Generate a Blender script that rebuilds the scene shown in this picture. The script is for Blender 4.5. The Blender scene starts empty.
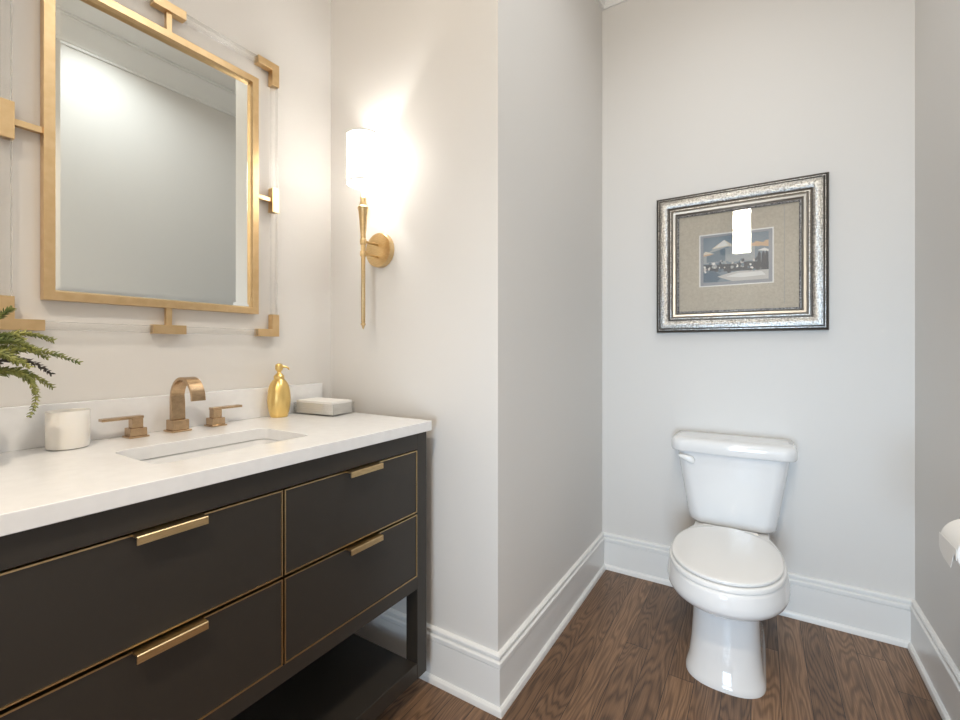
import bpy, math, random
from mathutils import Vector
from math import sin, cos, pi, radians, atan2

random.seed(7)
S = bpy.context.scene
COL = S.collection

# ------------------------------------------------------------------ camera
XC, ZC = 1.4885, 1.14
cam_d = bpy.data.cameras.new('camera')
cam_d.sensor_width = 36.0
cam_d.lens = 448.0 / 960.0 * 36.0
cam_d.shift_y = -11.0 / 960.0
cam_d.clip_start = 0.01
cam = bpy.data.objects.new('camera', cam_d)
COL.objects.link(cam)
cam.location = (XC, 0.0, ZC)
cam.rotation_euler = (pi / 2, 0, atan2(280, 448))
S.camera = cam

# ------------------------------------------------------------------ world, exposure
S.view_settings.view_transform = 'Standard'
S.view_settings.look = 'None'
S.view_settings.exposure = 0.08
S.view_settings.gamma = 1.0
S.view_settings.use_curve_mapping = False
w = bpy.data.worlds.new('world')
S.world = w
w.use_nodes = True
w.node_tree.nodes['Background'].inputs[0].default_value = (0.75, 0.86, 1.0, 1)
w.node_tree.nodes['Background'].inputs[1].default_value = 1.5

# room dimensions
YB, YD, YR = 1.2313, 2.3354, -1.30
XL, XE = 0.786, 1.9914
H = 3.05
LOW_FILL = (1.22, 1.90, 0.28, 1.26)         # added low fill source framed as a window under it
WIN = (1.07, 1.42, 2.22, 2.86)        # transom window in the rear wall: x0, x1, z0, z1


def area(name, loc, rot, sx, sy, power, color, shape='RECTANGLE', spread=180):
    d = bpy.data.lights.new(name, 'AREA')
    d.shape = shape
    d.size = sx
    if shape in ('RECTANGLE', 'ELLIPSE'):
        d.size_y = sy
    d.energy = power
    d.color = color
    d.spread = radians(spread)
    o = bpy.data.objects.new(name, d)
    COL.objects.link(o)
    o.location = loc
    o.rotation_euler = rot
    return o


# warm light in the rear transom, and an added cool fill under it
area('window_daylight', ((WIN[0] + WIN[1]) / 2, YR - 0.02, (WIN[2] + WIN[3]) / 2), (radians(90), 0, 0),
     WIN[1] - WIN[0], WIN[3] - WIN[2], 15.5, (1.0, 0.90, 0.74), spread=100)
area('window_daylight', ((LOW_FILL[0] + LOW_FILL[1]) / 2, YR - 0.02, (LOW_FILL[2] + LOW_FILL[3]) / 2), (radians(90), 0, 0), LOW_FILL[1] - LOW_FILL[0], LOW_FILL[3] - LOW_FILL[2], 9.3, (0.60, 0.80, 1.0), spread=70)

# ------------------------------------------------------------------ materials
def mat(name, col, rough=0.5, metal=0.0, **kw):
    m = bpy.data.materials.new(name)
    m.use_nodes = True
    b = m.node_tree.nodes['Principled BSDF']
    b.inputs['Base Color'].default_value = (*col, 1)
    b.inputs['Roughness'].default_value = rough
    b.inputs['Metallic'].default_value = metal
    for k, v in kw.items():
        b.inputs[k.replace('_', ' ')].default_value = v
    return m


def nodes(m):
    nt = m.node_tree
    return nt, nt.nodes, nt.links, nt.nodes['Principled BSDF']


def bump(m, scale, strength, stretch=(1, 1, 1), detail=3, dist=0.002):
    nt, N, L, b = nodes(m)
    tc = N.new('ShaderNodeTexCoord')
    mp = N.new('ShaderNodeMapping')
    mp.inputs['Scale'].default_value = stretch
    nz = N.new('ShaderNodeTexNoise')
    nz.inputs['Scale'].default_value = scale
    nz.inputs['Detail'].default_value = detail
    bp = N.new('ShaderNodeBump')
    bp.inputs['Strength'].default_value = strength
    bp.inputs['Distance'].default_value = dist
    L.new(tc.outputs['Object'], mp.inputs[0])
    L.new(mp.outputs[0], nz.inputs['Vector'])
    L.new(nz.outputs['Fac'], bp.inputs['Height'])
    L.new(bp.outputs[0], b.inputs['Normal'])
    return nz


def mottle(m, nz, c0, c1, p0=0.35, p1=0.65):
    nt, N, L, b = nodes(m)
    r = N.new('ShaderNodeValToRGB')
    r.color_ramp.elements[0].color = (*c0, 1)
    r.color_ramp.elements[1].color = (*c1, 1)
    r.color_ramp.elements[0].position = p0
    r.color_ramp.elements[1].position = p1
    L.new(nz.outputs['Fac'], r.inputs[0])
    L.new(r.outputs[0], b.inputs['Base Color'])


M = {}
M['paint'] = mat('wall_paint', (0.725, 0.705, 0.68), 0.55)
bump(M['paint'], 220, 0.06, dist=0.001)
M['ceiling'] = mat('ceiling_paint', (0.80, 0.79, 0.77), 0.7)
bump(M['ceiling'], 200, 0.05, dist=0.001)
M['trim'] = mat('trim_white_enamel', (0.82, 0.82, 0.81), 0.28)
bump(M['trim'], 60, 0.03, dist=0.001)
M['quartz'] = mat('white_quartz', (0.86, 0.85, 0.83), 0.22)
mottle(M['quartz'], bump(M['quartz'], 35, 0.0, detail=6), (0.815, 0.82, 0.83), (0.85, 0.855, 0.865))
M['ceramic'] = mat('white_vitreous_china', (0.84, 0.845, 0.85), 0.08)
M['ceramic'].node_tree.nodes['Principled BSDF'].inputs['Coat Weight'].default_value = 0.3
M['plastic'] = mat('white_seat_plastic', (0.85, 0.85, 0.845), 0.14)
M['char'] = mat('charcoal_paint', (0.028, 0.0235, 0.019), 0.42)
bump(M['char'], 120, 0.04, (1, 0.2, 1), dist=0.001)
M['darkgap'] = mat('cabinet_dark_inside', (0.008, 0.008, 0.008), 0.8)
M['brass'] = mat('brushed_brass', (0.64, 0.47, 0.25), 0.30, 1.0)
mottle(M['brass'], bump(M['brass'], 60, 0.08, (1, 1, 14), dist=0.0006), (0.58, 0.42, 0.215), (0.70, 0.52, 0.29))
M['bronze'] = mat('champagne_bronze', (0.52, 0.36, 0.22), 0.27, 1.0)
mottle(M['bronze'], bump(M['bronze'], 70, 0.10, (12, 1, 1), dist=0.0006), (0.46, 0.32, 0.19), (0.58, 0.41, 0.25))
M['goldleaf'] = mat('satin_gold_leaf', (0.72, 0.50, 0.26), 0.34, 1.0)
mottle(M['goldleaf'], bump(M['goldleaf'], 45, 0.10, dist=0.001), (0.70, 0.49, 0.26), (0.75, 0.54, 0.30))
M['soapgold'] = mat('brushed_gold', (0.86, 0.62, 0.24), 0.30, 1.0)
bump(M['soapgold'], 90, 0.10, (1, 1, 10), dist=0.0006)
M['mirror'] = mat('mirror_silver', (0.86, 0.885, 0.86), 0.0, 1.0)
M['white_wax'] = mat('milk_glass', (0.86, 0.83, 0.78), 0.25, Subsurface_Weight=0.4, Subsurface_Radius=(0.02, 0.018, 0.014), Subsurface_Scale=0.5)
M['wick'] = mat('wick', (0.04, 0.03, 0.03), 0.9)
M['paper'] = mat('soft_paper', (0.88, 0.87, 0.85), 0.85)
bump(M['paper'], 260, 0.15, dist=0.001)
M['leaf'] = mat('leaf_green', (0.115, 0.155, 0.03), 0.5)
mottle(M['leaf'], bump(M['leaf'], 30, 0.1), (0.09, 0.13, 0.03), (0.36, 0.36, 0.10))
M['leafdark'] = mat('leaf_plum', (0.045, 0.035, 0.035), 0.5)
mottle(M['leafdark'], bump(M['leafdark'], 30, 0.1), (0.03, 0.028, 0.025), (0.075, 0.06, 0.055))
M['stem'] = mat('stem_green', (0.17, 0.15, 0.05), 0.6)
M['pot'] = mat('pot_white', (0.82, 0.80, 0.77), 0.35)
M['soil'] = mat('soil', (0.05, 0.035, 0.025), 0.95)
M['chrome'] = mat('chrome', (0.75, 0.75, 0.76), 0.12, 1.0)
M['shade'] = mat('linen_shade_lit', (0.93, 0.925, 0.91), 0.8, Emission_Color=(1, 0.97, 0.92, 1), Emission_Strength=4.5)
nt = M['shade'].node_tree
out_, pb = nt.nodes['Material Output'], nt.nodes['Principled BSDF']
tl_ = nt.nodes.new('ShaderNodeBsdfTranslucent')
tl_.inputs[0].default_value = (0.93, 0.92, 0.90, 1)
mx_ = nt.nodes.new('ShaderNodeMixShader')
mx_.inputs[0].default_value = 0.5
nt.links.new(pb.outputs[0], mx_.inputs[1])
nt.links.new(tl_.outputs[0], mx_.inputs[2])
nt.links.new(mx_.outputs[0], out_.inputs[0])
M['bulb'] = mat('bulb_lit', (1, 1, 1), 0.5, Emission_Color=(1, 0.88, 0.70, 1), Emission_Strength=6.0)
M['lens'] = mat('downlight_lens_lit', (1, 1, 1), 0.5, Emission_Color=(1, 0.95, 0.87, 1), Emission_Strength=5.0)
M['candle_tube'] = mat('candle_sleeve', (0.88, 0.83, 0.74), 0.4)
M['fr_dark'] = mat('frame_dark_pewter', (0.10, 0.09, 0.08), 0.35, 0.7)
M['fr_silver'] = mat('frame_hammered_silver', (0.62, 0.62, 0.62), 0.30, 1.0)
mottle(M['fr_silver'], bump(M['fr_silver'], 130, 0.7, dist=0.003, detail=2), (0.24, 0.235, 0.225), (0.45, 0.44, 0.425))
M['fr_champ'] = mat('frame_champagne', (0.33, 0.318, 0.298), 0.28, 1.0)
M['fr_rope'] = mat('frame_rope_liner', (0.20, 0.19, 0.18), 0.45, 0.5)
mottle(M['fr_rope'], bump(M['fr_rope'], 160, 0.6, dist=0.003), (0.10, 0.095, 0.10), (0.40, 0.39, 0.38))
M['mat_board'] = mat('mat_linen', (0.40, 0.345, 0.275), 0.9)
mottle(M['mat_board'], bump(M['mat_board'], 110, 0.2), (0.46, 0.41, 0.335), (0.52, 0.47, 0.39))
M['mat_white'] = mat('mat_core_white', (0.75, 0.74, 0.71), 0.9)
M['mat_grey'] = mat('mat_slate', (0.33, 0.34, 0.36), 0.9)

# art pigments
ART = dict(sky=(0.22, 0.27, 0.31), wall=(0.36, 0.38, 0.39), cream=(0.66, 0.60, 0.50), peach=(0.60, 0.42, 0.28),
           white=(0.72, 0.71, 0.68), dark=(0.085, 0.095, 0.11), blue=(0.12, 0.17, 0.22), sand=(0.55, 0.53, 0.50),
           shade=(0.17, 0.22, 0.26))
for k, c in ART.items():
    M['art_' + k] = mat('paint_' + k, c, 0.8)


def clear_material(name, ior, glass_part, tint=(1, 1, 1), rough=0.0):
    m = bpy.data.materials.new(name)
    m.use_nodes = True
    N, L = m.node_tree.nodes, m.node_tree.links
    N.clear()
    out = N.new('ShaderNodeOutputMaterial')
    tr = N.new('ShaderNodeBsdfTransparent')
    tr.inputs[0].default_value = (*tint, 1)
    gl = N.new('ShaderNodeBsdfGlossy')
    gl.inputs['Roughness'].default_value = rough
    lw = N.new('ShaderNodeLayerWeight')
    lw.inputs['Blend'].default_value = 0.5
    pw = N.new('ShaderNodeMath')
    pw.operation = 'POWER'
    pw.inputs[1].default_value = 4.0
    L.new(lw.outputs['Facing'], pw.inputs[0])
    fr = N.new('ShaderNodeMath')
    fr.operation = 'MULTIPLY_ADD'
    f0 = ((ior - 1) / (ior + 1)) ** 2
    fr.inputs[1].default_value = 0.9 - f0
    fr.inputs[2].default_value = f0
    L.new(pw.outputs[0], fr.inputs[0])
    mx = N.new('ShaderNodeMixShader')
    L.new(fr.outputs[0], mx.inputs[0])
    L.new(tr.outputs[0], mx.inputs[1])
    L.new(gl.outputs[0], mx.inputs[2])
    last = mx
    if glass_part > 0:
        g2 = N.new('ShaderNodeBsdfGlass')
        g2.inputs['Roughness'].default_value = rough * 0.5
        g2.inputs['IOR'].default_value = ior
        m2 = N.new('ShaderNodeMixShader')
        m2.inputs[0].default_value = glass_part
        L.new(mx.outputs[0], m2.inputs[1])
        L.new(g2.outputs[0], m2.inputs[2])
        last = m2
    L.new(last.outputs[0], out.inputs[0])
    return m


M['acrylic'] = clear_material('clear_acrylic', 1.46, 0.30, (0.985, 0.985, 0.98), 0.34)
M['tray'] = clear_material('tray_acrylic', 1.40, 0.22, (0.97, 0.97, 0.965))
M['pane'] = clear_material('picture_glass', 1.52, 0.0)


def floor_material():
    m = mat('oak_floor', (0.1, 0.06, 0.035), 0.38)
    nt, N, L, b = nodes(m)

    def n(t, **kw):
        x = N.new(t)
        for k, v in kw.items():
            setattr(x, k, v)
        return x

    def math(op, a, c=None):
        x = n('ShaderNodeMath', operation=op)
        for i, q in enumerate((a, c)):
            if q is None:
                continue
            if isinstance(q, (int, float)):
                x.inputs[i].default_value = q
            else:
                L.new(q, x.inputs[i])
        return x.outputs[0]

    def comb(a, c, d):
        x = n('ShaderNodeCombineXYZ')
        for i, q in enumerate((a, c, d)):
            if isinstance(q, (int, float)):
                x.inputs[i].default_value = q
            else:
                L.new(q, x.inputs[i])
        return x.outputs[0]

    tc = n('ShaderNodeTexCoord')
    sp = n('ShaderNodeSeparateXYZ')
    L.new(tc.outputs['Object'], sp.inputs[0])
    X, Y = sp.outputs[0], sp.outputs[1]
    u = math('DIVIDE', math('ADD', X, -1.048 + 0.083 * 40), 0.083)
    i, f = math('FLOOR', u), math('FRACT', u)
    wn = n('ShaderNodeTexWhiteNoise', noise_dimensions='1D')
    L.new(i, wn.inputs['W'])
    v = math('ADD', math('DIVIDE', Y, 1.9), math('MULTIPLY', wn.outputs['Value'], 7.3))
    j, fv = math('FLOOR', v), math('FRACT', v)
    wc = n('ShaderNodeTexWhiteNoise', noise_dimensions='2D')
    L.new(comb(i, j, 0), wc.inputs['Vector'])
    r = wc.outputs['Value']
    # cathedral figure: contour lines of a stretched noise field
    nz = n('ShaderNodeTexNoise')
    nz.inputs['Scale'].default_value = 1.0
    nz.inputs['Detail'].default_value = 2.0
    nz.inputs['Roughness'].default_value = 0.35
    L.new(comb(math('MULTIPLY', X, 12), math('MULTIPLY', Y, 1.5), math('MULTIPLY', r, 60)), nz.inputs['Vector'])
    ring = math('SINE', math('MULTIPLY', nz.outputs['Fac'], 135))
    ring = math('POWER', math('ADD', math('MULTIPLY', ring, 0.5), 0.5), 1.8)
    pore = n('ShaderNodeTexNoise')
    pore.inputs['Scale'].default_value = 1.0
    pore.inputs['Detail'].default_value = 4.0
    L.new(comb(math('MULTIPLY', X, 330), math('MULTIPLY', Y, 11), r), pore.inputs['Vector'])
    big = n('ShaderNodeTexNoise')
    big.inputs['Scale'].default_value = 2.5
    L.new(tc.outputs['Object'], big.inputs['Vector'])
    t = math('ADD', math('MULTIPLY', r, 0.20), math('MULTIPLY', big.outputs['Fac'], 0.22))
    t = math('ADD', t, math('MULTIPLY', ring, -0.20))
    t = math('ADD', t, math('MULTIPLY', pore.outputs['Fac'], 0.55))
    rp = n('ShaderNodeValToRGB')
    e = rp.color_ramp.elements
    e[0].position, e[0].color = 0.12, (0.048, 0.025, 0.013, 1)
    e[1].position, e[1].color = 0.80, (0.42, 0.250, 0.140, 1)
    k = rp.color_ramp.elements.new(0.45)
    k.color = (0.190, 0.106, 0.058, 1)
    L.new(t, rp.inputs[0])
    seam = math('MAXIMUM', math('LESS_THAN', f, 0.022), math('LESS_THAN', fv, 0.0013))
    mx = n('ShaderNodeMix', data_type='RGBA')
    L.new(seam, mx.inputs[0])
    L.new(rp.outputs[0], mx.inputs[6])
    mx.inputs[7].default_value = (0.018, 0.011, 0.008, 1)
    L.new(mx.outputs[2], b.inputs['Base Color'])
    bp = n('ShaderNodeBump')
    bp.inputs['Strength'].default_value = 0.25
    bp.inputs['Distance'].default_value = 0.002
    L.new(math('ADD', math('MULTIPLY', pore.outputs['Fac'], 0.5), math('MULTIPLY', seam, -1.5)), bp.inputs['Height'])
    L.new(bp.outputs[0], b.inputs['Normal'])
    return m


M['floor'] = floor_material()


# ------------------------------------------------------------------ mesh helpers
class MB:
    def __init__(s):
        s.v, s.f, s.m, s.cur = [], [], [], 0

    def vert(s, p):
        s.v.append(tuple(p))
        return len(s.v) - 1

    def face(s, idx):
        s.f.append(tuple(idx))
        s.m.append(s.cur)

    def box(s, x0, x1, y0, y1, z0, z1):
        i = len(s.v)
        s.v += [(x, y, z) for z in (z0, z1) for x, y in ((x0, y0), (x1, y0), (x1, y1), (x0, y1))]
        for q in ((0, 3, 2, 1), (4, 5, 6, 7), (0, 1, 5, 4), (1, 2, 6, 5), (2, 3, 7, 6), (3, 0, 4, 7)):
            s.face([i + k for k in q])
        return s

    def loft(s, rings, cap0=True, cap1=True, close=True):
        base, n = len(s.v), len(rings[0])
        for r in rings:
            s.v += [tuple(p) for p in r]
        for a in range(len(rings) - 1):
            for k in range(n if close else n - 1):
                k2 = (k + 1) % n
                s.face((base + a * n + k, base + a * n + k2, base + (a + 1) * n + k2, base + (a + 1) * n + k))
        if cap0:
            s.face([base + k for k in reversed(range(n))])
        if cap1:
            s.face([base + (len(rings) - 1) * n + k for k in range(n)])
        return s

    def lathe(s, prof, c, n=48, cap0=True, cap1=True):
        rings = [[(c[0] + r * cos(2 * pi * k / n), c[1] + r * sin(2 * pi * k / n), c[2] + z) for k in range(n)] for r, z in prof]
        return s.loft(rings, cap0, cap1)

    def tube(s, pts, rad, n=10, cap=True):
        pts = [Vector(p) for p in pts]
        if not isinstance(rad, (list, tuple)):
            rad = [rad] * len(pts)
        rings, up = [], None
        for a, p in enumerate(pts):
            d = (pts[min(a + 1, len(pts) - 1)] - pts[max(a - 1, 0)]).normalized()
            if up is None:
                up = Vector((0, 0, 1)) if abs(d.z) < 0.9 else Vector((1, 0, 0))
            sd = d.cross(up).normalized()
            up = sd.cross(d).normalized()
            rings.append([p + (sd * cos(2 * pi * k / n) + up * sin(2 * pi * k / n)) * rad[a] for k in range(n)])
        return s.loft(rings, cap, cap)

    def prism(s, poly, axis, a, b):
        """poly: 2-D points in the other two axes (in xyz order), extruded along axis from a to b."""
        def P(p, t):
            q = list(p)
            q.insert(axis, t)
            return q
        return s.loft([[P(p, a) for p in poly], [P(p, b) for p in poly]])


def thing(name, loc, label, cat, group=None):
    o = bpy.data.objects.new(name, None)
    o.empty_display_size = 0.05
    COL.objects.link(o)
    o.location = loc
    tag(o, label, cat, group)
    return o


def tag(o, label, cat, group=None):
    o['label'] = label
    o['category'] = cat
    if group:
        o['group'] = group
    return o


def origin_of(o):
    p = Vector(o.location)
    while o.parent:
        o = o.parent
        p += Vector(o.location)
    return p


def obj(name, mb, mats, parent=None, loc=None, bevel=0, seg=2, smooth=35, label=None, recalc=True):
    if not isinstance(mats, (list, tuple)):
        mats = [mats]
    me = bpy.data.meshes.new(name)
    base = origin_of(parent) if parent else Vector((0, 0, 0))
    own = Vector(loc) - base if loc is not None else Vector((0, 0, 0))
    off = base + own
    me.from_pydata([(Vector(p) - off)[:] for p in mb.v], [], mb.f)
    for m in mats:
        me.materials.append(m)
    me.polygons.foreach_set('material_index', mb.m)
    if recalc:
        import bmesh
        bm = bmesh.new()
        bm.from_mesh(me)
        bmesh.ops.recalc_face_normals(bm, faces=bm.faces)
        bm.to_mesh(me)
        bm.free()
    me.polygons.foreach_set('use_smooth', [True] * len(me.polygons))
    if bevel == 0:
        me.set_sharp_from_angle(angle=radians(smooth))
    o = bpy.data.objects.new(name, me)
    COL.objects.link(o)
    o.location = own
    if parent:
        o.parent = parent
    if bevel:
        md = o.modifiers.new('bevel', 'BEVEL')
        md.width = bevel
        md.segments = seg
        md.limit_method = 'ANGLE'
        md.angle_limit = radians(40)
        md.harden_normals = True
    if label:
        o['label'] = label
    return o


def struct(name, mb, mats, parent=None, **kw):
    o = obj(name, mb, mats, parent, **kw)
    if parent is None:
        o['kind'] = 'structure'
    return o


def bez(p0, p1, p2, p3, n):
    out = []
    for k in range(n + 1):
        t = k / n
        a, b, c, d = (1 - t) ** 3, 3 * t * (1 - t) ** 2, 3 * t * t * (1 - t), t ** 3
        out.append(Vector(p0) * a + Vector(p1) * b + Vector(p2) * c + Vector(p3) * d)
    return out


# ------------------------------------------------------------------ room shell
TK = 0.12
struct('floor', MB().box(-TK, XE + TK, YR - 1.0, YD + TK, -0.05, 0.0), M['floor'])
struct('ceiling', MB().box(-TK, XE + TK, YR - TK, YD + TK, H, H + 0.08), M['ceiling'])
struct('wall_left', MB().box(-TK, 0, YR - TK, YB + TK, 0, H), M['paint'])
struct('wall_middle', MB().box(0, XL, YB, YB + TK, 0, H), M['paint'])
struct('wall_return', MB().box(XL - TK, XL, YB + TK, YD + TK, 0, H), M['paint'])
struct('wall_back', MB().box(XL, XE + TK, YD, YD + TK, 0, H), M['paint'])
struct('wall_right', MB().box(XE, XE + TK, YR - TK, YD, 0, H), M['paint'])
rw = MB()
rw.box(0, LOW_FILL[0], YR - TK, YR, 0, H)
rw.box(LOW_FILL[1], XE, YR - TK, YR, 0, H)
rw.box(LOW_FILL[0], LOW_FILL[1], YR - TK, YR, 0, LOW_FILL[2])
rw.box(LOW_FILL[0], LOW_FILL[1], YR - TK, YR, LOW_FILL[3], WIN[2])
rw.box(LOW_FILL[0], WIN[0], YR - TK, YR, WIN[2], WIN[3])
rw.box(WIN[1], LOW_FILL[1], YR - TK, YR, WIN[2], WIN[3])
rw.box(LOW_FILL[0], LOW_FILL[1], YR - TK, YR, WIN[3], H)
struct('wall_rear', rw, M['paint'])

# sweep of a moulding profile along the room outline with mitred corners
OUT = [(0, YR), (0, YB), (XL, YB), (XL, YD), (XE, YD), (XE, YR)]


def run(i, prof, z0, flip=False):
    pts = [Vector(p) for p in OUT]
    n = len(pts)

    def nrm(a):
        d = (pts[(a + 1) % n] - pts[a % n]).normalized()
        return Vector((d.y, -d.x))

    def mit(j):
        n1, n2 = nrm((j - 1) % n), nrm(j % n)
        return (n1 + n2) / (1 + n1.dot(n2))
    rings = []
    for j in (i, (i + 1) % n):
        m = mit(j)
        rings.append([(pts[j].x + m.x * d, pts[j].y + m.y * d, z0 + z) for d, z in prof])
    return MB().loft(rings)


BASE = [(0, 0), (.027, 0), (.027, .009), (.0245, .017), (.019, .0225), (.015, .0235), (.015, .140), (.0125, .1415), (.0125, .144), (.018, .1455),
        (.018, .157), (.0155, .160), (.0085, .163), (.0085, .1665), (.0135, .168), (.0135, .176), (.010, .180), (.004, .182), (0, .182)]
CROWN = [(0, 0), (.012, 0), (.014, -.004), (.020, -.006)]
CROWN = [(0, -.135), (.010, -.135), (.012, -.122), (.018, -.118), (.022, -.105), (.045, -.075), (.080, -.045), (.098, -.022), (.100, -.012), (.112, -.010), (.112, 0), (0, 0)]
for i, s in enumerate(('left', 'middle', 'return', 'back', 'right')):
    struct('baseboard_' + s, run(i, BASE, 0), M['trim'], smooth=25)
for i in range(6):
    struct('trim_%d' % (i + 1), run(i, CROWN, H), M['trim'], smooth=25)

# added panel behind the viewer, standing in for the door mirrored in the glass
d = MB()
d.box(.92, 1.43, YR + .001, YR + .018, 1.30, 2.20)
for z0, z1 in ((1.38, 1.62), (1.70, 2.12)):
    d.box(1.0, 1.35, YR + .018, YR + .030, z0, z1)
struct('trim_7', d, M['trim'], bevel=.004)
for k, (x0, x1, z0, z1) in enumerate((WIN, LOW_FILL)):
    wf = MB()
    for a, b, c, e in ((x0, x0 + .02, z0, z1), (x1 - .02, x1, z0, z1), (x0 + .02, x1 - .02, z0, z0 + .02), (x0 + .02, x1 - .02, z1 - .02, z1)):
        wf.box(a, b, YR - .09, YR + .012, c, e)
    wn = struct('window_%d' % (k + 1), wf, M['trim'])  # transom first; the low one is an added fill source
    obj('pane', MB().box(x0 + .02, x1 - .02, YR - .008, YR - .004, z0 + .02, z1 - .02), M['pane'], wn)


# ------------------------------------------------------------------ ceiling downlights
def downlight(x, y, label, power, color, spread=115):
    t = thing('recessed_light', (x, y, H), label, 'ceiling light')
    obj('trim_ring', MB().lathe([(.0785, -.001), (.100, -.001), (.098, -.006), (.084, -.009), (.0785, -.006), (.0785, -.001)], (x, y, H), 48, False, False), M['trim'], t)
    obj('lens', MB().lathe([(.0780, -.0012), (.0780, -.0050)], (x, y, H), 40), M['lens'], t, label='glowing white lens')
    a = area('recessed_lamp', (x, y, H - .012), (0, 0, 0), .13, .13, power, color, 'DISK', spread)
    a.parent = t
    a.location = (0, 0, -.012)
    return t


downlight(1.615, 1.00, 'round recessed ceiling light glowing white, its edge reflected in the mirror top', 5.8, (0.92, 0.98, 1.0), 150)
downlight(1.36, 1.55, 'round recessed ceiling light above the toilet alcove', 1.6, (0.97, 0.97, 1.0), 150)  # added out of view to share the alcove brightening
downlight(0.50, 0.38, 'round recessed ceiling light above the vanity sink', 0.4, (1.0, 0.85, 0.65), 150)
downlight(1.45, -0.60, 'round recessed ceiling light by the rear windows behind the viewer', 24, (1.0, 0.86, 0.69))  # added out of view as fill for the walls and vanity front

# ------------------------------------------------------------------ vanity cabinet
VX, VX0 = 0.555, 0.035
VY0, VY1 = 0.113, 1.161
VT, VBOT = 0.871, 0.078
LW = 0.047
van = thing('vanity_cabinet', (0.3, 0.637, 0), 'charcoal bathroom vanity with four drawers, brass trim and open bottom shelf', 'vanity')
for x0, x1 in ((VX - LW, VX), (VX0, VX0 + LW)):
    for y0, y1 in ((VY0, VY0 + LW), (VY1 - LW, VY1)):
        obj('leg', MB().box(x0, x1, y0, y1, VBOT, VT), M['char'], van, bevel=.0015)
fr = MB()
fr.box(VX - .022, VX, VY0 + LW, VY1 - LW, .8175, VT)
fr.box(VX - .022, VX, VY0 + LW, VY1 - LW, .369, .409)
obj('face_frame', fr, M['char'], van, bevel=.001)
for y0, y1 in ((VY0 + .008, VY0 + .030), (VY1 - .030, VY1 - .008)):
    obj('side_panel', MB().box(VX0 + LW, VX - LW, y0, y1, .369, VT), M['char'], van, bevel=.001)
obj('back_panel', MB().box(VX0, VX0 + .012, VY0 + LW, VY1 - LW, .369, VT), M['char'], van)
obj('cabinet_bottom', MB().box(VX0 + .012, VX - .022, VY0 + .03, VY1 - .03, .371, .389), M['char'], van)
obj('divider', MB().box(VX - .06, VX - .03, .630, .644, .389, .817), M['darkgap'], van)
obj('shelf', MB().box(VX0 + .003, VX - .001, VY0 + LW, VY1 - LW, .0785, .1285), M['char'], van, bevel=.0015, label='open bottom shelf slab')
for x in (.10, .36):
    for y in (.22, 1.02):
        obj('foot', MB().box(x, x + .05, y, y + .05, 0, .0785), M['char'], van)


def drawer(y0, y1, z0, z1, py0, py1):
    g = .0015
    f = obj('drawer', MB().box(VX - .020, VX - .001, y0 + .0029, y1 - .0029, z0 + .0029, z1 - .0029), M['char'], van)
    t = MB()
    e = .0029
    t.box(VX - .020, VX + g, y0, y1, z1 - e, z1)
    t.box(VX - .020, VX + g, y0, y1, z0, z0 + e)
    t.box(VX - .020, VX + g, y0, y0 + e, z0 + e, z1 - e)
    t.box(VX - .020, VX + g, y1 - e, y1, z0 + e, z1 - e)
    obj('brass_trim', t, M['brass'], f, label='thin brass edging')
    p = [(VX - .001, z1 + .0005), (VX + .021, z1 + .0005), (VX + .0225, z1 - .001), (VX + .0225, z1 - .0145), (VX + .0195, z1 - .0145), (VX + .0195, z1 - .003), (VX - .001, z1 - .003)]
    pm = MB()
    pm.loft([[(a, py0, b) for a, b in p], [(a, py1, b) for a, b in p]])
    obj('drawer_pull', pm, M['brass'], f, label='bent brass tab pull')


for y0, y1, p0, p1 in ((.1625, .6345, .342, .460), (.6395, 1.1115, .820, .938)):
    drawer(y0, y1, .6165, .8145, p0, p1)
    drawer(y0, y1, .4105, .6095, p0, p1)

# ------------------------------------------------------------------ countertop with sink cut-out
CZ, CB = 0.9035, 0.8712
CX, CY0, CY1 = 0.5685, 0.105, 1.1719
SX0, SX1, SY0, SY1, SR = 0.222, 0.445, 0.425, 0.798, 0.03
ctop = thing('countertop', (0.28, 0.637, CB), 'white quartz countertop with thick edge and backsplash on the vanity', 'countertop')


def rrect(x0, x1, y0, y1, r, n=6):
    out = []
    for cx, cy, a0 in ((x1 - r, y1 - r, 0), (x0 + r, y1 - r, pi / 2), (x0 + r, y0 + r, pi), (x1 - r, y0 + r, 1.5 * pi)):
        for k in range(n + 1):
            a = a0 + k * pi / 2 / n
            out.append((cx + r * cos(a), cy + r * sin(a)))
    return out


def slab_with_hole(mb, inner, x0, x1, y0, y1, z0, z1):
    def outer(p):                       # push an inner point to the outer rectangle, corner-matched
        cx, cy = (SX0 + SX1) / 2, (SY0 + SY1) / 2
        return p
    n = len(inner)
    q = n // 4
    corners = [(x1, y1), (x0, y1), (x0, y0), (x1, y0)]
    for z, up in ((z1, True), (z0, False)):
        ci = [mb.vert((*c, z)) for c in corners]
        ii = [mb.vert((*p, z)) for p in inner]
        for k in range(4):
            seg = [ii[k * q + t] for t in range(q)]
            for t in range(q - 1):
                mb.face((ci[k], seg[t + 1], seg[t]) if up else (ci[k], seg[t], seg[t + 1]))
            nx = ii[((k + 1) * q) % n]
            mb.face((ci[k], ci[(k + 1) % 4], nx, seg[-1]))
        if up:
            top = (ci, ii)
        else:
            bot = (ci, ii)
    for k in range(4):
        k2 = (k + 1) % 4
        mb.face((top[0][k], bot[0][k], bot[0][k2], top[0][k2]))
    for k in range(n):
        k2 = (k + 1) % n
        mb.face((top[1][k], top[1][k2], bot[1][k2], bot[1][k]))


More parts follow.
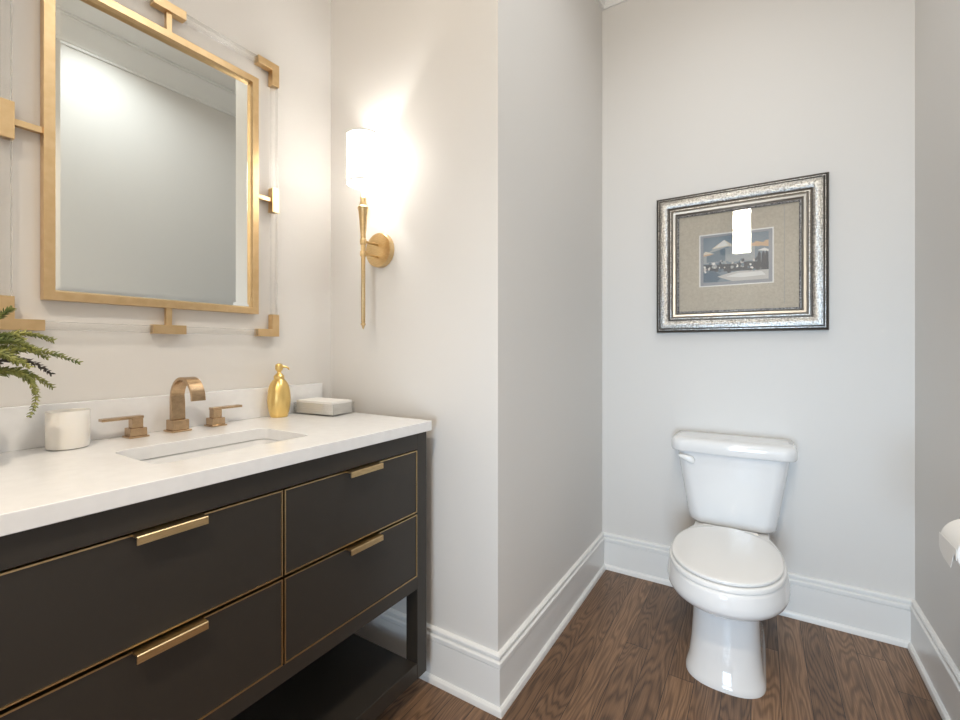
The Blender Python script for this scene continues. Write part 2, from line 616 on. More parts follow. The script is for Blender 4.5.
ct = MB()
slab_with_hole(ct, rrect(SX0, SX1, SY0, SY1, SR), 0.003, CX, CY0, CY1, CB, CZ)
obj('worktop', ct, M['quartz'], ctop, bevel=.002)
obj('backsplash', MB().box(.003, .022, CY0, CY1, CZ, 1.0055), M['quartz'], ctop, bevel=.0015)

sink = thing('sink_basin', (.333, .61, CB - .14), 'white rectangular undermount sink set into the quartz countertop', 'sink')
rings = []
for dx, z, r in ((-.022, CB - .001, .045), (-.004, CB - .001, .034), (-.002, CB - .006, .034), (.004, CB - .06, .04), (.012, CB - .115, .05), (.035, CB - .135, .05), (.085, CB - .140, .02)):
    rings.append([(x, y, z) for x, y in rrect(SX0 + dx, SX1 - dx, SY0 + dx, SY1 - dx, r)])
out = []
for dx, z, r in ((.06, CB - .152, .03), (.02, CB - .147, .05), (-.004, CB - .12, .05), (-.012, CB - .05, .04), (-.014, CB - .012, .04), (-.022, CB - .010, .045)):
    out.append([(x, y, z) for x, y in rrect(SX0 + dx, SX1 - dx, SY0 + dx, SY1 - dx, r)])
bs = MB()
bs.loft(out + rings)
obj('basin', bs, M['ceramic'], sink)
obj('drain', MB().lathe([(.001, .003), (.012, .003), (.014, .001), (.020, .001), (.022, .003), (.022, -.004)], (.333, .61, CB - .1385), 32, True, True), M['bronze'], sink, label='bronze drain ring')

# ------------------------------------------------------------------ faucet pieces
Z0 = CZ + .0003


def sq(mb, cx, cy, h, z0, z1):
    mb.box(cx - h, cx + h, cy - h, cy + h, z0, z1)


FX = .066
fau = thing('faucet', (FX, .633, CZ), 'champagne bronze faucet with arched spout and two lever handles behind the sink', 'faucet')
mb = MB()
sq(mb, FX, .633, .0265, Z0, Z0 + .005)
base = obj('spout_base', mb, M['bronze'], fau, bevel=.0015)
mb = MB()
sq(mb, FX, .633, .0212, Z0 + .005, .9375)
obj('base_block', mb, M['bronze'], base, bevel=.0015)
path = [(FX - .008, .9375), (FX - .008, .985)]
cxa, cza, ra = FX + .0555, .998, .0635
path += [(cxa - ra * cos(a), cza + ra * sin(a)) for a in [k * pi / 20 for k in range(0, 21)]]
rings = []
T = .0085
for k, (x, z) in enumerate(path):
    a, b = path[max(k - 1, 0)], path[min(k + 1, len(path) - 1)]
    dx, dz = b[0] - a[0], b[1] - a[1]
    l = math.hypot(dx, dz)
    nx, nz = dz / l, -dx / l           # towards the inside of the arch
    t = T + (.006 * max(0, 1 - k / 3))
    rings.append([(x, .615, z), (x, .651, z), (x + nx * t, .651, z + nz * t), (x + nx * t, .615, z + nz * t)])
mb = MB()
mb.loft(rings)
obj('spout', mb, M['bronze'], fau, bevel=.001)


def handle(cy, sgn):
    mb = MB()
    sq(mb, FX, cy, .0190, Z0 + .0045, .929)
    h = obj('handle', mb, M['bronze'], fau, bevel=.001)
    mb = MB()
    sq(mb, FX, cy, .0232, Z0, Z0 + .0045)
    obj('base_plate', mb, M['bronze'], h, bevel=.001)
    mb = MB()
    sq(mb, FX, cy, .0125, .929, .954)
    obj('valve_neck', mb, M['bronze'], h, bevel=.001)
    a, b = cy - sgn * .0140, cy + sgn * .077
    obj('lever', MB().box(FX - .0125, FX + .0125, min(a, b), max(a, b), .954, .961), M['bronze'], h, bevel=.001)


handle(.531, -1)
handle(.739, 1)

# ------------------------------------------------------------------ soap dispenser
sx, sy = .064, .955
soap = thing('soap_dispenser', (sx, sy, CZ), 'brushed gold pump soap dispenser on the countertop between the faucet and the napkin tray', 'soap dispenser')
body = [(.0265, 0), (.029, .003), (.033, .018), (.0365, .038), (.038, .055), (.0375, .070), (.0357, .090), (.0325, .106), (.0275, .118), (.0210, .127), (.0165, .131)]
obj('bottle', MB().lathe(body, (sx, sy, Z0), 56), M['soapgold'], soap)
obj('collar', MB().lathe([(.0165, .131), (.0172, .133), (.0172, .142), (.0155, .144), (.0125, .147), (.0085, .151), (.0065, .154), (.0065, .160)], (sx, sy, Z0), 40), M['soapgold'], soap)
pump = MB()
pump.lathe([(.0065, .158), (.0105, .162), (.0125, .166), (.0125, .178), (.0105, .183), (.004, .186), (.001, .1862)], (sx, sy, Z0), 40)
obj('pump_head', pump, M['soapgold'], soap)
nz = MB()
nz.tube([(sx + .005, sy + .005, Z0 + .175), (sx + .014, sy + .018, Z0 + .173), (sx + .0185, sy + .0245, Z0 + .169), (sx + .0195, sy + .026, Z0 + .163)], [.004, .0034, .003, .0026], 12)
obj('nozzle', nz, M['soapgold'], soap)

# ------------------------------------------------------------------ guest napkin tray
tx0, tx1, ty0, ty1 = .031, .225, 1.039, 1.151
tray = thing('napkin_tray', ((tx0 + tx1) / 2, (ty0 + ty1) / 2, CZ), 'clear acrylic tray of folded white napkins at the counter corner', 'tray')
tray.rotation_euler = (0, 0, radians(6))
obj('tray_bottom', MB().box(tx0, tx1, ty0, ty1, Z0, Z0 + .004), M['tray'], tray)
th = .004
for nm, a in (('tray_side', (tx0, tx1, ty0, ty0 + th)), ('tray_side', (tx0, tx1, ty1 - th, ty1)), ('tray_side', (tx0, tx0 + th, ty0 + th, ty1 - th)), ('tray_side', (tx1 - th, tx1, ty0 + th, ty1 - th))):
    obj(nm, MB().box(*a, Z0 + .004, Z0 + .042), M['tray'], tray)


def napkin_mesh():
    mb = MB()
    for k in range(2):                  # a folded sheet: two leaves joined along the front edge
        z = .0030 * k
        ring = rrect(-.088, .088, -.050, .050, .004, 2)
        mb.loft([[(x, y, z + .0001 + .0008 * sin(x * 40)) for x, y in ring], [(x * .998, y * .995, z + .0027 + .0008 * sin(x * 40)) for x, y in ring]])
    mb.box(-.0885, -.0868, -.048, .048, .0004, .0056)
    return mb


nap0 = None
for k in range(7):
    if nap0 is None:
        nap0 = o = obj('napkin', napkin_mesh(), M['paper'])
    else:
        o = nap0.copy()
        COL.objects.link(o)
    o.location = ((tx0 + tx1) / 2, (ty0 + ty1) / 2, Z0 + .0046 + k * .0065)
    o.rotation_euler = (0, 0, radians(6) + random.uniform(-.015, .015))
    tag(o, 'folded white paper napkin stacked in the clear acrylic tray', 'napkin', 'napkins in the acrylic tray')

# ------------------------------------------------------------------ candle
cx_, cy_ = .084, .387
can = thing('candle_jar', (cx_, cy_, CZ), 'round white candle jar on the countertop below the plant', 'candle')
obj('glass_jar', MB().lathe([(.034, 0), (.0385, .002), (.0400, .006), (.0405, .088), (.0395, .0895), (.0380, .088), (.0378, .070), (.001, .0695)], (cx_, cy_, Z0), 56), M['white_wax'], can)
obj('wax', MB().lathe([(.037, .0697), (.037, .0740), (.001, .0745)], (cx_, cy_, Z0), 40), M['white_wax'], can)
obj('wick', MB().tube([(cx_, cy_, Z0 + .0735), (cx_ + .001, cy_, Z0 + .080), (cx_ + .003, cy_ + .001, Z0 + .085)], .001, 8), M['wick'], can)

# ------------------------------------------------------------------ plant
px_, py_ = .215, .176
plant = thing('potted_fern', (px_, py_, CZ), 'trailing green plant with tiny pointed leaves arching over the counter', 'plant')
obj('pot', MB().lathe([(.036, 0), (.042, .003), (.050, .06), (.054, .11), (.055, .116), (.051, .116), (.048, .102)], (px_, py_, Z0), 48), M['pot'], plant, label='white round pot')
obj('soil', MB().lathe([(.048, .100), (.047, .104), (.001, .108)], (px_, py_, Z0), 32), M['soil'], plant)


def sprig(p1, p2, tip, m, n=26, ls=.0175):
    root = (px_ + random.uniform(-.02, .02), py_ + random.uniform(-.02, .02), CZ + .10)
    pts = bez(root, p1, p2, tip, 30)
    mb = MB()
    mb.tube(pts, [.0016 * (1 - .6 * k / 30) for k in range(31)], 6)
    mb.cur = 1
    for k in range(n):
        t = .18 + .82 * k / (n - 1)
        f = t * 30
        a = min(int(f), 29)
        p = pts[a].lerp(pts[a + 1], f - a)
        d = (pts[a + 1] - pts[a]).normalized()
        sd = d.cross(Vector((0, 0, 1))).normalized()
        up = sd.cross(d)
        for q in range(4):
            ang = q * pi / 2 + (k % 2) * pi / 4 + random.uniform(-.3, .3)
            o = sd * cos(ang) + up * sin(ang)
            ax = (o * random.uniform(.65, .95) + d * random.uniform(.55, .95)).normalized()
            wv = ax.cross(d).normalized()
            nn = ax.cross(wv)
            L = ls * (1.0 - .45 * t) * random.uniform(.8, 1.2)
            W = L * .25
            pr = [p, p + ax * L * .3 + wv * W, p + ax * L * .7 + wv * W * .85, p + ax * L, p + ax * L * .7 - wv * W * .85, p + ax * L * .3 - wv * W]
            th_ = nn * .0007
            i0 = len(mb.v)
            mid = p + ax * L * .5
            for c in pr:
                mb.v.append(tuple(c))
            mb.v.append(tuple(mid + th_ * 2))
            mb.v.append(tuple(mid - th_ * 2))
            for e in range(6):
                mb.face((i0 + e, i0 + (e + 1) % 6, i0 + 6))
                mb.face((i0 + (e + 1) % 6, i0 + e, i0 + 7))
    lab = 'dusky plum-coloured sprig' if m == 'leafdark' else None
    obj('sprig', mb, [M['stem'], M[m]], plant, smooth=20, label=lab, recalc=False)


def at(px, py, x):
    """a point on the plane X = x seen at photo pixel (px, py); used to aim the sprigs"""
    th_ = atan2(280, 448)
    a, b = (px - 480) / 448, (349 - py) / 448
    dx, dy = cos(th_) * a - sin(th_), sin(th_) * a + cos(th_)
    t = (x - XC) / dx
    return Vector((x, t * dy, ZC + t * b))


for a1, a2, tp, xx, m in (
        ((-25, 318), (25, 330), (52, 340), .150, 'leaf'), ((-20, 330), (36, 346), (78, 362), .165, 'leaf'),
        ((-20, 345), (22, 352), (50, 373), .130, 'leafdark'), ((-10, 340), (55, 375), (30, 415), .185, 'leaf'),
        ((-15, 352), (22, 366), (52, 387), .155, 'leaf'), ((-30, 330), (-6, 318), (11, 309), .170, 'leaf'),
        ((-25, 325), (10, 335), (36, 350), .205, 'leaf'), ((-25, 340), (4, 348), (28, 366), .215, 'leaf'),
        ((-25, 332), (2, 330), (22, 339), .185, 'leaf'), ((-22, 335), (14, 340), (46, 357), .140, 'leaf'),
        ((-30, 340), (-5, 345), (16, 362), .235, 'leaf')):
    sprig(at(*a1, xx + .02), at(*a2, xx), at(*tp, xx), m, 30 if m == 'leaf' else 24)
for a in (2.6, 3.4, 4.2, 5.0):
    e = Vector((px_ + .11 * cos(a), max(py_ + .10 * sin(a), .07), CZ + .15))
    sprig(Vector((px_ + .04 * cos(a), py_ + .04 * sin(a), CZ + .22)), Vector((px_ + .09 * cos(a), py_ + .08 * sin(a), CZ + .24)), e, 'leaf', 22)

# ------------------------------------------------------------------ wall mirror
MY0, MY1, MZ0, MZ1 = .357, .902, 1.2595, 2.0675
MC = (MY0 + MY1) / 2
mir = thing('wall_mirror', (0, MC, MZ0 - .07), 'rectangular gold framed mirror surrounded by clear acrylic rods above the sink', 'mirror')


def rect_sweep(c0, c1, prof, place, mats_idx=None):
    """closed mitred frame; prof = (distance in from the outer edge, height off the wall)."""
    mb = MB()
    (a0, b0), (a1, b1) = c0, c1
    rings = []
    for sa, sb in ((0, 0), (1, 0), (1, 1), (0, 1)):
        rings.append([place((a0 + w_) if sa == 0 else (a1 - w_), (b0 + w_) if sb == 0 else (b1 - w_), h_) for w_, h_ in prof])
    n = len(prof)
    base = len(mb.v)
    for r in rings:
        mb.v += [tuple(p) for p in r]
    for k in range(4):
        k2 = (k + 1) % 4
        for q in range(n):
            q2 = (q + 1) % n
            mb.cur = mats_idx[q] if mats_idx else 0
            mb.face((base + k * n + q, base + k2 * n + q, base + k2 * n + q2, base + k * n + q2))
    return mb


FW = .0215
obj('mirror_frame', rect_sweep((MY0, MZ0), (MY1, MZ1), [(0, .003), (0, .030), (FW, .030), (FW, .003)], lambda a, b, h: (h, a, b)), M['goldleaf'], mir, bevel=.0008)
gm = MB()
a0, a1, b0, b1 = MY0 + FW, MY1 - FW, MZ0 + FW, MZ1 - FW
BV = .0135
tilt = lambda a: .0075 * ((a - a0) / (a1 - a0) - .5)
o_ = [gm.vert((.0125 + tilt(a), a, b)) for a, b in ((a0, b0), (a1, b0), (a1, b1), (a0, b1))]
i_ = [gm.vert((.0150 + tilt(a), a, b)) for a, b in ((a0 + BV, b0 + BV), (a1 - BV, b0 + BV), (a1 - BV, b1 - BV), (a0 + BV, b1 - BV))]
k_ = [gm.vert((.006, a, b)) for a, b in ((a0, b0), (a1, b0), (a1, b1), (a0, b1))]
gm.face(i_)
for k in range(4):
    k2 = (k + 1) % 4
    gm.face((o_[k], o_[k2], i_[k2], i_[k]))
    gm.face((k_[k2], k_[k], o_[k], o_[k2]) if False else (k_[k], k_[k2], o_[k2], o_[k]))
gm.face(list(reversed(k_)))
obj('mirror_glass', gm, M['mirror'], mir, smooth=1, label='silvered glass with bevelled edge')

# outer rectangle of rods joined by brass connectors
RY0, RY1, RZ0, RZ1 = .2815, .9775, 1.184, 2.150
RT = .026                               # connector section
xb0, xb1 = .006, .032
RC = (RZ0 + RZ1) / 2


def connector(boxes, stem=None, nm='connector'):
    mb = MB()
    for y0, y1, z0, z1 in boxes:
        mb.box(xb0, xb1, y0, y1, z0, z1)
    if stem:
        y0, y1, z0, z1 = stem
        mb.box(.010, .024, y0, y1, z0, z1)
    return obj(nm, mb, M['goldleaf'], mir, bevel=.0008)


AR = .078


def ell(yc, zc, sy_, sz_):
    y_in, z_in = yc + sy_ * RT, zc + sz_ * RT
    y_far, z_far = yc + sy_ * AR, zc + sz_ * AR
    poly = [(yc, zc), (y_far, zc), (y_far, z_in), (y_in, z_in), (y_in, z_far), (yc, z_far)]
    mb = MB()
    mb.loft([[(xb0, a, b) for a, b in poly], [(xb1, a, b) for a, b in poly]])
    obj('corner_connector', mb, M['goldleaf'], mir, bevel=.0008)


for yc, s1 in ((RY0, 1), (RY1, -1)):
    for zc, s2 in ((RZ0, 1), (RZ1, -1)):
        ell(yc, zc, s1, s2)
connector([(MC - .043, MC + .043, RZ0, RZ0 + RT)], (MC - .0075, MC + .0075, RZ0 + RT, MZ0))
connector([(MC - .043, MC + .043, RZ1 - RT, RZ1)], (MC - .0075, MC + .0075, MZ1, RZ1 - RT))
connector([(RY0, RY0 + RT, RC - .043, RC + .043)], (RY0 + RT, MY0, RC - .0075, RC + .0075))
connector([(RY1 - RT, RY1, RC - .043, RC + .043)], (MY1, RY1 - RT, RC - .0075, RC + .0075))
ri = .003


def rod(y0, y1, z0, z1):
    obj('acrylic_rod', MB().box(xb0 + ri, xb1 - ri, y0, y1, z0, z1), M['acrylic'], mir, bevel=.002, label='clear acrylic rod')


for z0, z1 in ((RZ0 + ri, RZ0 + RT - ri), (RZ1 - RT + ri, RZ1 - ri)):
    rod(RY0 + AR, MC - .043, z0, z1)
    rod(MC + .043, RY1 - AR, z0, z1)
for y0, y1 in ((RY0 + ri, RY0 + RT - ri), (RY1 - RT + ri, RY1 - ri)):
    rod(y0, y1, RZ0 + AR, RC - .043)
    rod(y0, y1, RC + .043, RZ1 - AR)

# ------------------------------------------------------------------ wall sconce
qx, qy = .284, YB - .093
sc = thing('wall_sconce', (qx, YB, 1.505), 'brass torch wall sconce with lit white drum shade', 'wall lamp')
bp_ = MB()
bp_.lathe([(.064, 0), (.064, .018), (.0615, .021), (.001, .0215)], (0, 0, 0), 56)
bp_.v = [(qx + x, YB - .0005 - z, 1.508 + y) for x, y, z in bp_.v]
obj('backplate', bp_, M['brass'], sc)
for z in (1.526, 1.481):
    obj('arm', MB().tube([(qx, YB - .021, z), (qx, qy, z)], .0045, 14), M['brass'], sc)
stem = [(.0007, 1.2105), (.0035, 1.216), (.0060, 1.224), (.0088, 1.227), (.0088, 1.231), (.0060, 1.234), (.0075, 1.237), (.0075, 1.470),
        (.0110, 1.472), (.0118, 1.478), (.0118, 1.484), (.0110, 1.490), (.0085, 1.492), (.0085, 1.512), (.0112, 1.515), (.0120, 1.524), (.0112, 1.533),
        (.0090, 1.536), (.0100, 1.545), (.0090, 1.548), (.0110, 1.560), (.0140, 1.600), (.0170, 1.632), (.0195, 1.640), (.0200, 1.646), (.0175, 1.650), (.0130, 1.653), (.0120, 1.662),
        (.0105, 1.672), (.0110, 1.675), (.0110, 1.681), (.0090, 1.684), (.0070, 1.700)]
obj('torch_stem', MB().lathe(stem, (qx, qy, 0), 32), M['brass'], sc)
obj('candle_sleeve', MB().lathe([(.0068, 1.699), (.0068, 1.769), (.004, 1.7705)], (qx, qy, 0), 20), M['candle_tube'], sc, label='cream candle sleeve')
bl = MB()
bl.lathe([(.004, 1.770), (.009, 1.778), (.0115, 1.787), (.009, 1.797), (.004, 1.803), (.001, 1.805)], (qx, qy, 0), 20)
obj('bulb', bl, M['bulb'], sc, label='glowing bulb')
sh = MB()
sh.lathe([(.0580, 1.728), (.0580, 1.9030), (.0568, 1.9030), (.0568, 1.728), (.0580, 1.728)], (qx + .002, qy, 0), 64, False, False)
obj('lamp_shade', sh, M['shade'], sc, label='lit white drum shade')
for z in (1.728, 1.897):
    rm = MB()
    rm.lathe([(.0580, z), (.0590, z), (.0590, z + .006), (.0580, z + .006), (.0580, z)], (qx + .002, qy, 0), 64, False, False)
    obj('shade_trim', rm, M['paper'], sc, label='white shade binding')
lp = bpy.data.lights.new('sconce_lamp', 'POINT')
lp.energy = 4.2
lp.color = (1.0, 0.97, 0.93)
lp.shadow_soft_size = .015
lo = bpy.data.objects.new('sconce_lamp', lp)
COL.objects.link(lo)
lo.parent = sc
lo.location = (.002, -.093, .318)

# ------------------------------------------------------------------ framed picture
PX0, PX1, PZ0, PZ1 = 1.060, 1.729, 1.218, 1.866
pic = thing('framed_picture', ((PX0 + PX1) / 2, YD, PZ0), 'silver framed picture in a tan mat on the wall above the toilet', 'picture')
prof = [(0, .001), (0, .022), (.003, .032), (.008, .036), (.0105, .0335), (.0115, .0365), (.015, .0370), (.0165, .0335), (.0185, .0325), (.021, .0385), (.030, .0400), (.046, .0360), (.056, .0300),
        (.0585, .0255), (.0625, .0255), (.064, .0285), (.068, .0285), (.0695, .0245), (.073, .0240), (.076, .0265), (.085, .0240), (.0925, .0165), (.0925, .001)]
mi = [0, 0, 0, 0, 1, 1, 0, 0, 1, 1, 1, 1, 0, 0, 1, 1, 0, 0, 2, 2, 2, 0, 0]
wall = lambda a, b, h: (a, YD - h, b)
obj('picture_frame', rect_sweep((PX0, PZ0), (PX1, PZ1), prof, wall, mi), [M['fr_dark'], M['fr_silver'], M['fr_champ']], pic, smooth=28)
obj('rope_liner', rect_sweep((PX0 + .0922, PZ0 + .0922), (PX1 - .0922, PZ1 - .0922), [(0, .002), (0, .0150), (.004, .0160), (.008, .0125), (.008, .002)], wall), M['fr_rope'], pic, label='dark beaded inner edge')
ix0, ix1, iz0, iz1 = PX0 + .098, PX1 - .098, PZ0 + .098, PZ1 - .098
ox0, ox1, oz0, oz1 = 1.2515, 1.5345, 1.434, 1.6675


def ring_panel(mb, o, i, h0, h1):
    (ax0, ax1, az0, az1), (bx0, bx1, bz0, bz1) = o, i
    A = [mb.vert((x, YD - h0, z)) for x, z in ((ax0, az0), (ax1, az0), (ax1, az1), (ax0, az1))]
    B = [mb.vert((x, YD - h1, z)) for x, z in ((bx0, bz0), (bx1, bz0), (bx1, bz1), (bx0, bz1))]
    for k in range(4):
        k2 = (k + 1) % 4
        mb.face((A[k], A[k2], B[k2], B[k]))


mt = MB()
ring_panel(mt, (ix0, ix1, iz0, iz1), (ox0 - .005, ox1 + .005, oz0 - .005, oz1 + .005), .0060, .0060)
mt.cur = 1
ring_panel(mt, (ox0 - .005, ox1 + .005, oz0 - .005, oz1 + .005), (ox0, ox1, oz0, oz1), .0060, .0040)
mt.cur = 2
ring_panel(mt, (ox0, ox1, oz0, oz1), (1.2645, 1.5205, 1.4485, 1.657), .0040, .0036)
mt.cur = 0                              # thin grey upright line in the right-hand mat
obj('mat_board', mt, [M['mat_board'], M['mat_white'], M['mat_grey']], pic, recalc=False, label='tan mat with white and slate inner borders')
obj('mat_line', MB().box(1.5765, 1.5780, YD - .0064, YD - .0060, iz0 + .02, iz1 - .012), M['mat_grey'], pic)
AX0, AX1, AZ0, AZ1 = 1.2645, 1.5205, 1.4485, 1.657
aw, ah = AX1 - AX0, AZ1 - AZ0
art = MB()
keys = list(ART)
layer = [0]


def poly(key, pts):
    layer[0] += 1
    art.cur = keys.index(key)
    y = YD - .0012 - layer[0] * .000018
    art.face([art.vert((AX0 + u * aw, y, AZ0 + v * ah)) for u, v in pts])


poly('sky', [(0, 0), (1, 0), (1, 1), (0, 1)])
poly('wall', [(0, .42), (.4, .45), (.4, .72), (.25, .80), (0, .62)])
poly('wall', [(.4, .42), (.8, .42), (.8, .75), (.4, .80)])
poly('shade', [(.05, .64), (.35, .74), (.35, .45), (.05, .45)])
poly('cream', [(.13, .74), (.33, .92), (.52, .74), (.40, .77), (.25, .75)])
poly('white', [(.20, .77), (.33, .92), (.40, .79)])
poly('cream', [(0, .66), (.03, .70), (.18, .63), (.10, .64), (0, .61)])
poly('peach', [(0, .62), (.10, .64), (.16, .62), (0, .59)])
poly('cream', [(.55, .72), (.70, .84), (.86, .70), (.70, .74)])
poly('peach', [(.72, .74), (.82, .82), (.92, .78), (.86, .70)])
poly('peach', [(.86, .72), (.96, .82), (1, .82), (1, .68)])
poly('white', [(.84, .62), (.94, .66), (1, .62), (1, .58)])
poly('dark', [(.0, .24), (1, .20), (1, .36), (.7, .40), (.4, .38), (0, .40)])
poly('blue', [(0, .02), (.22, .0), (.30, .12), (.18, .25), (0, .28)])
poly('sand', [(.22, .12), (.46, .0), (1, .0), (1, .20), (.55, .21), (.40, .18)])
poly('white', [(.36, .11), (.60, .07), (.96, .09), (.90, .17), (.55, .17)])
rr = random.Random(5)
for k in range(70):
    u, v = rr.uniform(0, .97), rr.uniform(.21, .47)
    s_ = rr.uniform(.012, .035)
    key = rr.choice(['dark', 'dark', 'blue', 'shade', 'white', 'wall', 'sand'])
    n_ = 6
    poly(key, [(min(max(u + s_ * cos(2 * pi * q / n_) * rr.uniform(.6, 1.1), 0), 1), v + 1.5 * s_ * sin(2 * pi * q / n_) * rr.uniform(.6, 1.1)) for q in range(n_)])
for u in (.86, .92, .97):
    poly('dark', [(u - .03, .24), (u + .03, .24), (u + .025, .55), (u, .60), (u - .02, .52)])
obj('artwork', art, [M['art_' + k] for k in keys], pic, recalc=False, label='small painting of parasols over a crowd')
obj('picture_backing', MB().box(ix0, ix1, YD - .0010, YD - .0002, iz0, iz1), M['fr_dark'], pic)
obj('glass_pane', MB().box(ix0 + .0005, ix1 - .0005, YD - .0100, YD - .0080, iz0 + .0005, iz1 - .0005), M['pane'], pic, label='clear picture glass')

# ------------------------------------------------------------------ toilet
TX = 1.383
toi = thing('toilet', (TX, 1.95, 0), 'white two-piece toilet with closed lid below the framed picture', 'toilet')


def egg(z, yf, yb, yc, hw, ef=2.0, eb=2.0, n=72, dz=None):
    out = []
    for k in range(n):
        a = 2 * pi * k / n
        c, s_ = cos(a), sin(a)
        e = ef if s_ < 0 else eb
        x = math.copysign(abs(c) ** (2 / e), c) * hw
        y = math.copysign(abs(s_) ** (2 / e), s_)
        y = yc + (y * (yc - yf) if s_ < 0 else y * (yb - yc))
        out.append((TX + x, y, z + (dz(x, y) if dz else 0)))
    return out


def tank_ring(z, hw, yf, yb, rf, bow=.012, n=9):
    """rounded-front plan: square at the wall, rounded front corners, slightly bowed front"""
    out = []
    for cx, sg, a0 in ((hw - rf, 1, 0), (-(hw - rf), -1, pi / 2)):
        pass
    pts = [(hw, yb), (hw, yf + rf)]
    for k in range(1, n + 1):
        a = k * pi / 2 / n
        pts.append((hw - rf + rf * cos(a), yf + rf - rf * sin(a)))
    for k in range(1, 8):
        t = k / 8
        pts.append(((hw - rf) * (1 - 2 * t), yf))
    for k in range(0, n + 1):
        a = pi / 2 + k * pi / 2 / n
        pts.append((-(hw - rf) + rf * cos(a), yf + rf - rf * sin(a)))
    pts.append((-hw, yb))
    return [(TX + x, y - bow * (1 - (x / hw) ** 2) * (1 if y < yb - .01 else 0), z) for x, y in pts]


B_ = [  # z, front, back, widest, half width, front exponent, back exponent
    (0, 1.688, 2.262, 1.80, .124, 2.5, 5), (.010, 1.688, 2.262, 1.80, .124, 2.5, 5), (.020, 1.694, 2.258, 1.80, .120, 2.5, 5), (.045, 1.706, 2.25, 1.82, .114, 2.4, 5),
    (.10, 1.720, 2.245, 1.83, .109, 2.4, 5), (.17, 1.730, 2.24, 1.84, .105, 2.4, 5), (.215, 1.735, 2.24, 1.84, .104, 2.3, 5), (.229, 1.734, 2.245, 1.84, .105, 2.2, 5),
    (.234, 1.727, 2.25, 1.85, .111, 2.1, 4.5), (.246, 1.704, 2.255, 1.85, .132, 2.1, 4.2), (.262, 1.668, 2.26, 1.86, .157, 2.1, 2.6), (.280, 1.627, 2.265, 1.87, .178, 2.1, 2.2),
    (.298, 1.596, 2.27, 1.87, .190, 2.1, 2.0), (.310, 1.583, 2.275, 1.87, .194, 2.1, 2.0), (.320, 1.579, 2.28, 1.87, .195, 2.1, 2.0), (.338, 1.580, 2.28, 1.87, .192, 2.1, 2.0), (.365, 1.584, 2.28, 1.87, .187, 2.1, 2.0), (.3775, 1.588, 2.28, 1.87, .184, 2.1, 2.0), (.3795, 1.596, 2.275, 1.87, .178, 2.1, 2.0)]
bw = MB()
bw.loft([egg(*r) for r in B_])
obj('bowl', bw, M['ceramic'], toi, smooth=60)
deck = MB()
deck.loft([tank_ring(z, hw, 2.07, YD - .03, .04, 0) for z, hw in ((.335, .115), (.35, .135), (.372, .140), (.3800, .136))])
obj('deck', deck, M['ceramic'], toi, smooth=60)
st = MB()
st.loft([egg(z, yf, 2.088, 1.835, hw, 2.1, 2.3) for z, yf, hw in ((.3802, 1.596, .176), (.3815, 1.590, .182), (.391, 1.590, .183), (.3955, 1.593, .181), (.3970, 1.600, .175))])
obj('seat', st, M['plastic'], toi, smooth=60)
ld = MB()
LX = 1.829
dome = lambda x, y: .0025 * max(0, 1 - (x / .17) ** 2 - ((y - LX) / .26) ** 2)
rl = [egg(z, yf, 2.085, LX, hw, 2.1, 2.3) for z, yf, hw in ((.4005, 1.603, .169), (.4010, 1.599, .173), (.4085, 1.597, .175), (.4110, 1.599, .173), (.4120, 1.603, .169))]
for q in (.92, .75, .5, .2):
    rl.append(egg(.4122, LX - (LX - 1.603) * q, LX + (2.085 - LX) * q, LX, .169 * q, 2.1, 2.3, dz=dome))
ld.loft(rl)
obj('seat_lid', ld, M['plastic'], toi, smooth=60)
for x in (-.075, .075):
    hg = MB()
    hg.tube([(TX + x - .022, 2.092, .3975), (TX + x + .022, 2.092, .3975)], .0105, 14)
    hg.lathe([(.012, .3798), (.012, .392)], (TX + x, 2.092, 0), 16)
    obj('hinge', hg, M['plastic'], toi)


tk = MB()
yb_ = YD - .012
tk.loft([tank_ring(0.3805, 0.143, 2.190, yb_, .045), tank_ring(0.3855, 0.156, 2.172, yb_, .05), tank_ring(0.3975, 0.164, 2.163, yb_, .052), tank_ring(0.4225, 0.168, 2.158, yb_, .052),
         tank_ring(0.5425, 0.186, 2.150, yb_, .052), tank_ring(0.6825, 0.208, 2.142, yb_, .052), tank_ring(0.6945, 0.209, 2.142, yb_, .052)])
obj('tank', tk, M['ceramic'], toi, smooth=60)
tl = MB()
tl.loft([tank_ring(0.6950, 0.219, 2.130, yb_, .050), tank_ring(0.6975, 0.229, 2.120, yb_ + .003, .052), tank_ring(0.7035, 0.232, 2.117, yb_ + .004, .053), tank_ring(0.7305, 0.232, 2.117, yb_ + .004, .053),
         tank_ring(0.7435, 0.229, 2.120, yb_ + .003, .052), tank_ring(0.7515, 0.220, 2.130, yb_ - .004, .048), tank_ring(0.7550, 0.203, 2.148, yb_ - .018, .04), tank_ring(0.7565, 0.153, 2.19, yb_ - .05, .03)])
obj('tank_lid', tl, M['ceramic'], toi, smooth=60)
lv = MB()
lx, lz, ly = TX - .168, .662, 2.128
rings = []
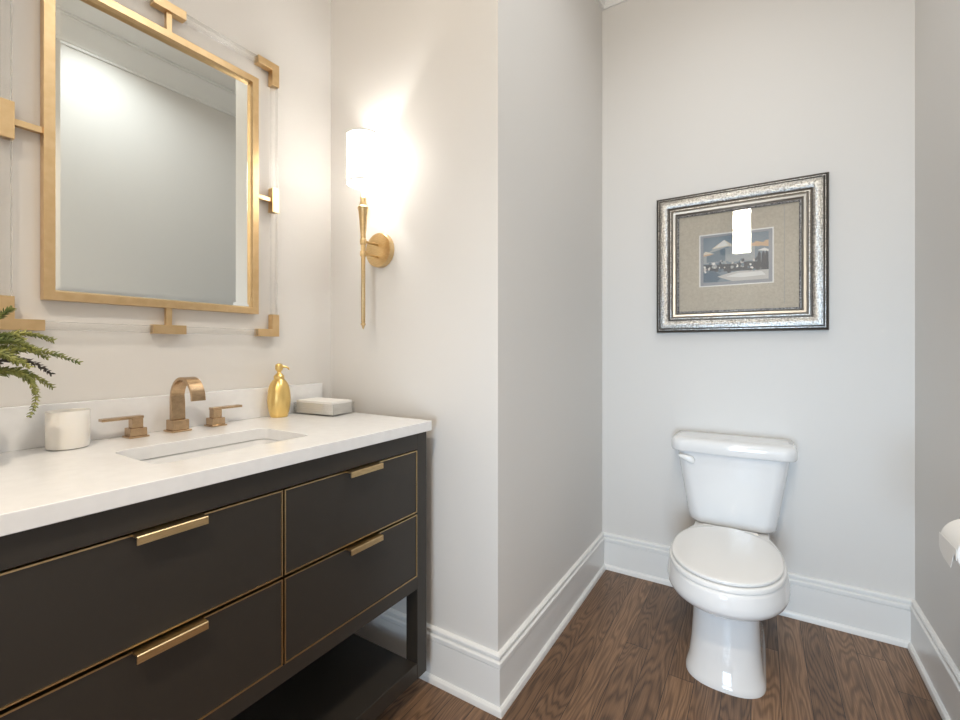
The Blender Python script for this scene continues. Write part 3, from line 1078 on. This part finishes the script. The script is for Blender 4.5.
for k in range(15):
    t = k / 14
    x = lx - .030 + .066 * t
    zc_ = lz + .014 - .018 * t
    hh = .0185 * math.sqrt(max(.0, 1 - (2 * t - 1) ** 4)) * (.40 + .60 * t) + .0008
    yc_ = ly - .004 * sin(pi * t)
    rings.append([(x, yc_ + .007 * sin(2 * pi * q / 14), zc_ + hh * cos(2 * pi * q / 14)) for q in range(14)])
lv.loft(rings)
lv2 = MB()
lv2.lathe([(.011, 0), (.011, .022)], (0, 0, 0), 20)
lv.cur = 0
b0 = len(lv.v)
lv.v += [(lx + .022 + x, ly + z, lz + y) for x, y, z in lv2.v]
for f in lv2.f:
    lv.face([b0 + i for i in f])
obj('flush_lever', lv, M['plastic'], toi, smooth=60)

# ------------------------------------------------------------------ toilet paper on the right wall
rx, rz, ry0, ry1 = XE - .083, .700, 1.382, 1.494
hold = thing('paper_holder', (XE, 1.356, rz), 'wall-mounted toilet paper holder carrying the white roll on the right wall', 'paper holder')
ph = MB()
ph.lathe([(.024, 0), (.024, .006), (.011, .010), (.009, .014), (.009, .078)], (0, 0, 0), 28)
ph.v = [(XE - .0005 - z, 1.356 + x, rz + y) for x, y, z in ph.v]
obj('wall_post', ph, M['bronze'], hold)
obj('roll_bar', MB().tube([(rx, 1.350, rz), (rx, 1.498, rz)], .0075, 18), M['bronze'], hold)
tp = thing('toilet_paper', (rx, ry0, rz - .055), 'white toilet paper roll hanging on the right wall beside the toilet', 'toilet paper')
ro = MB()
ro.lathe([(.0185, 0), (.052, 0), (.0545, .002), (.0545, .110), (.052, .112), (.0185, .112), (.0185, 0)], (0, 0, 0), 56, False, False)
ro.v = [(rx + x, ry0 + z, rz - .010 + y) for x, y, z in ro.v]
obj('roll', ro, M['paper'], tp)
# the loose end hangs down the front of the roll and is torn in a zigzag
fx = rx - .0552
hang = [(1.383, .702), (1.4935, .702), (1.4940, .670), (1.484, .661), (1.463, .6530), (1.4175, .648), (1.395, .689), (1.383, .676)]
hang_mb = MB()
hang_mb.loft([[(fx, a, b) for a, b in hang], [(fx - .0010, a, b) for a, b in hang]])
obj('loose_sheet', hang_mb, M['paper'], tp, smooth=60)
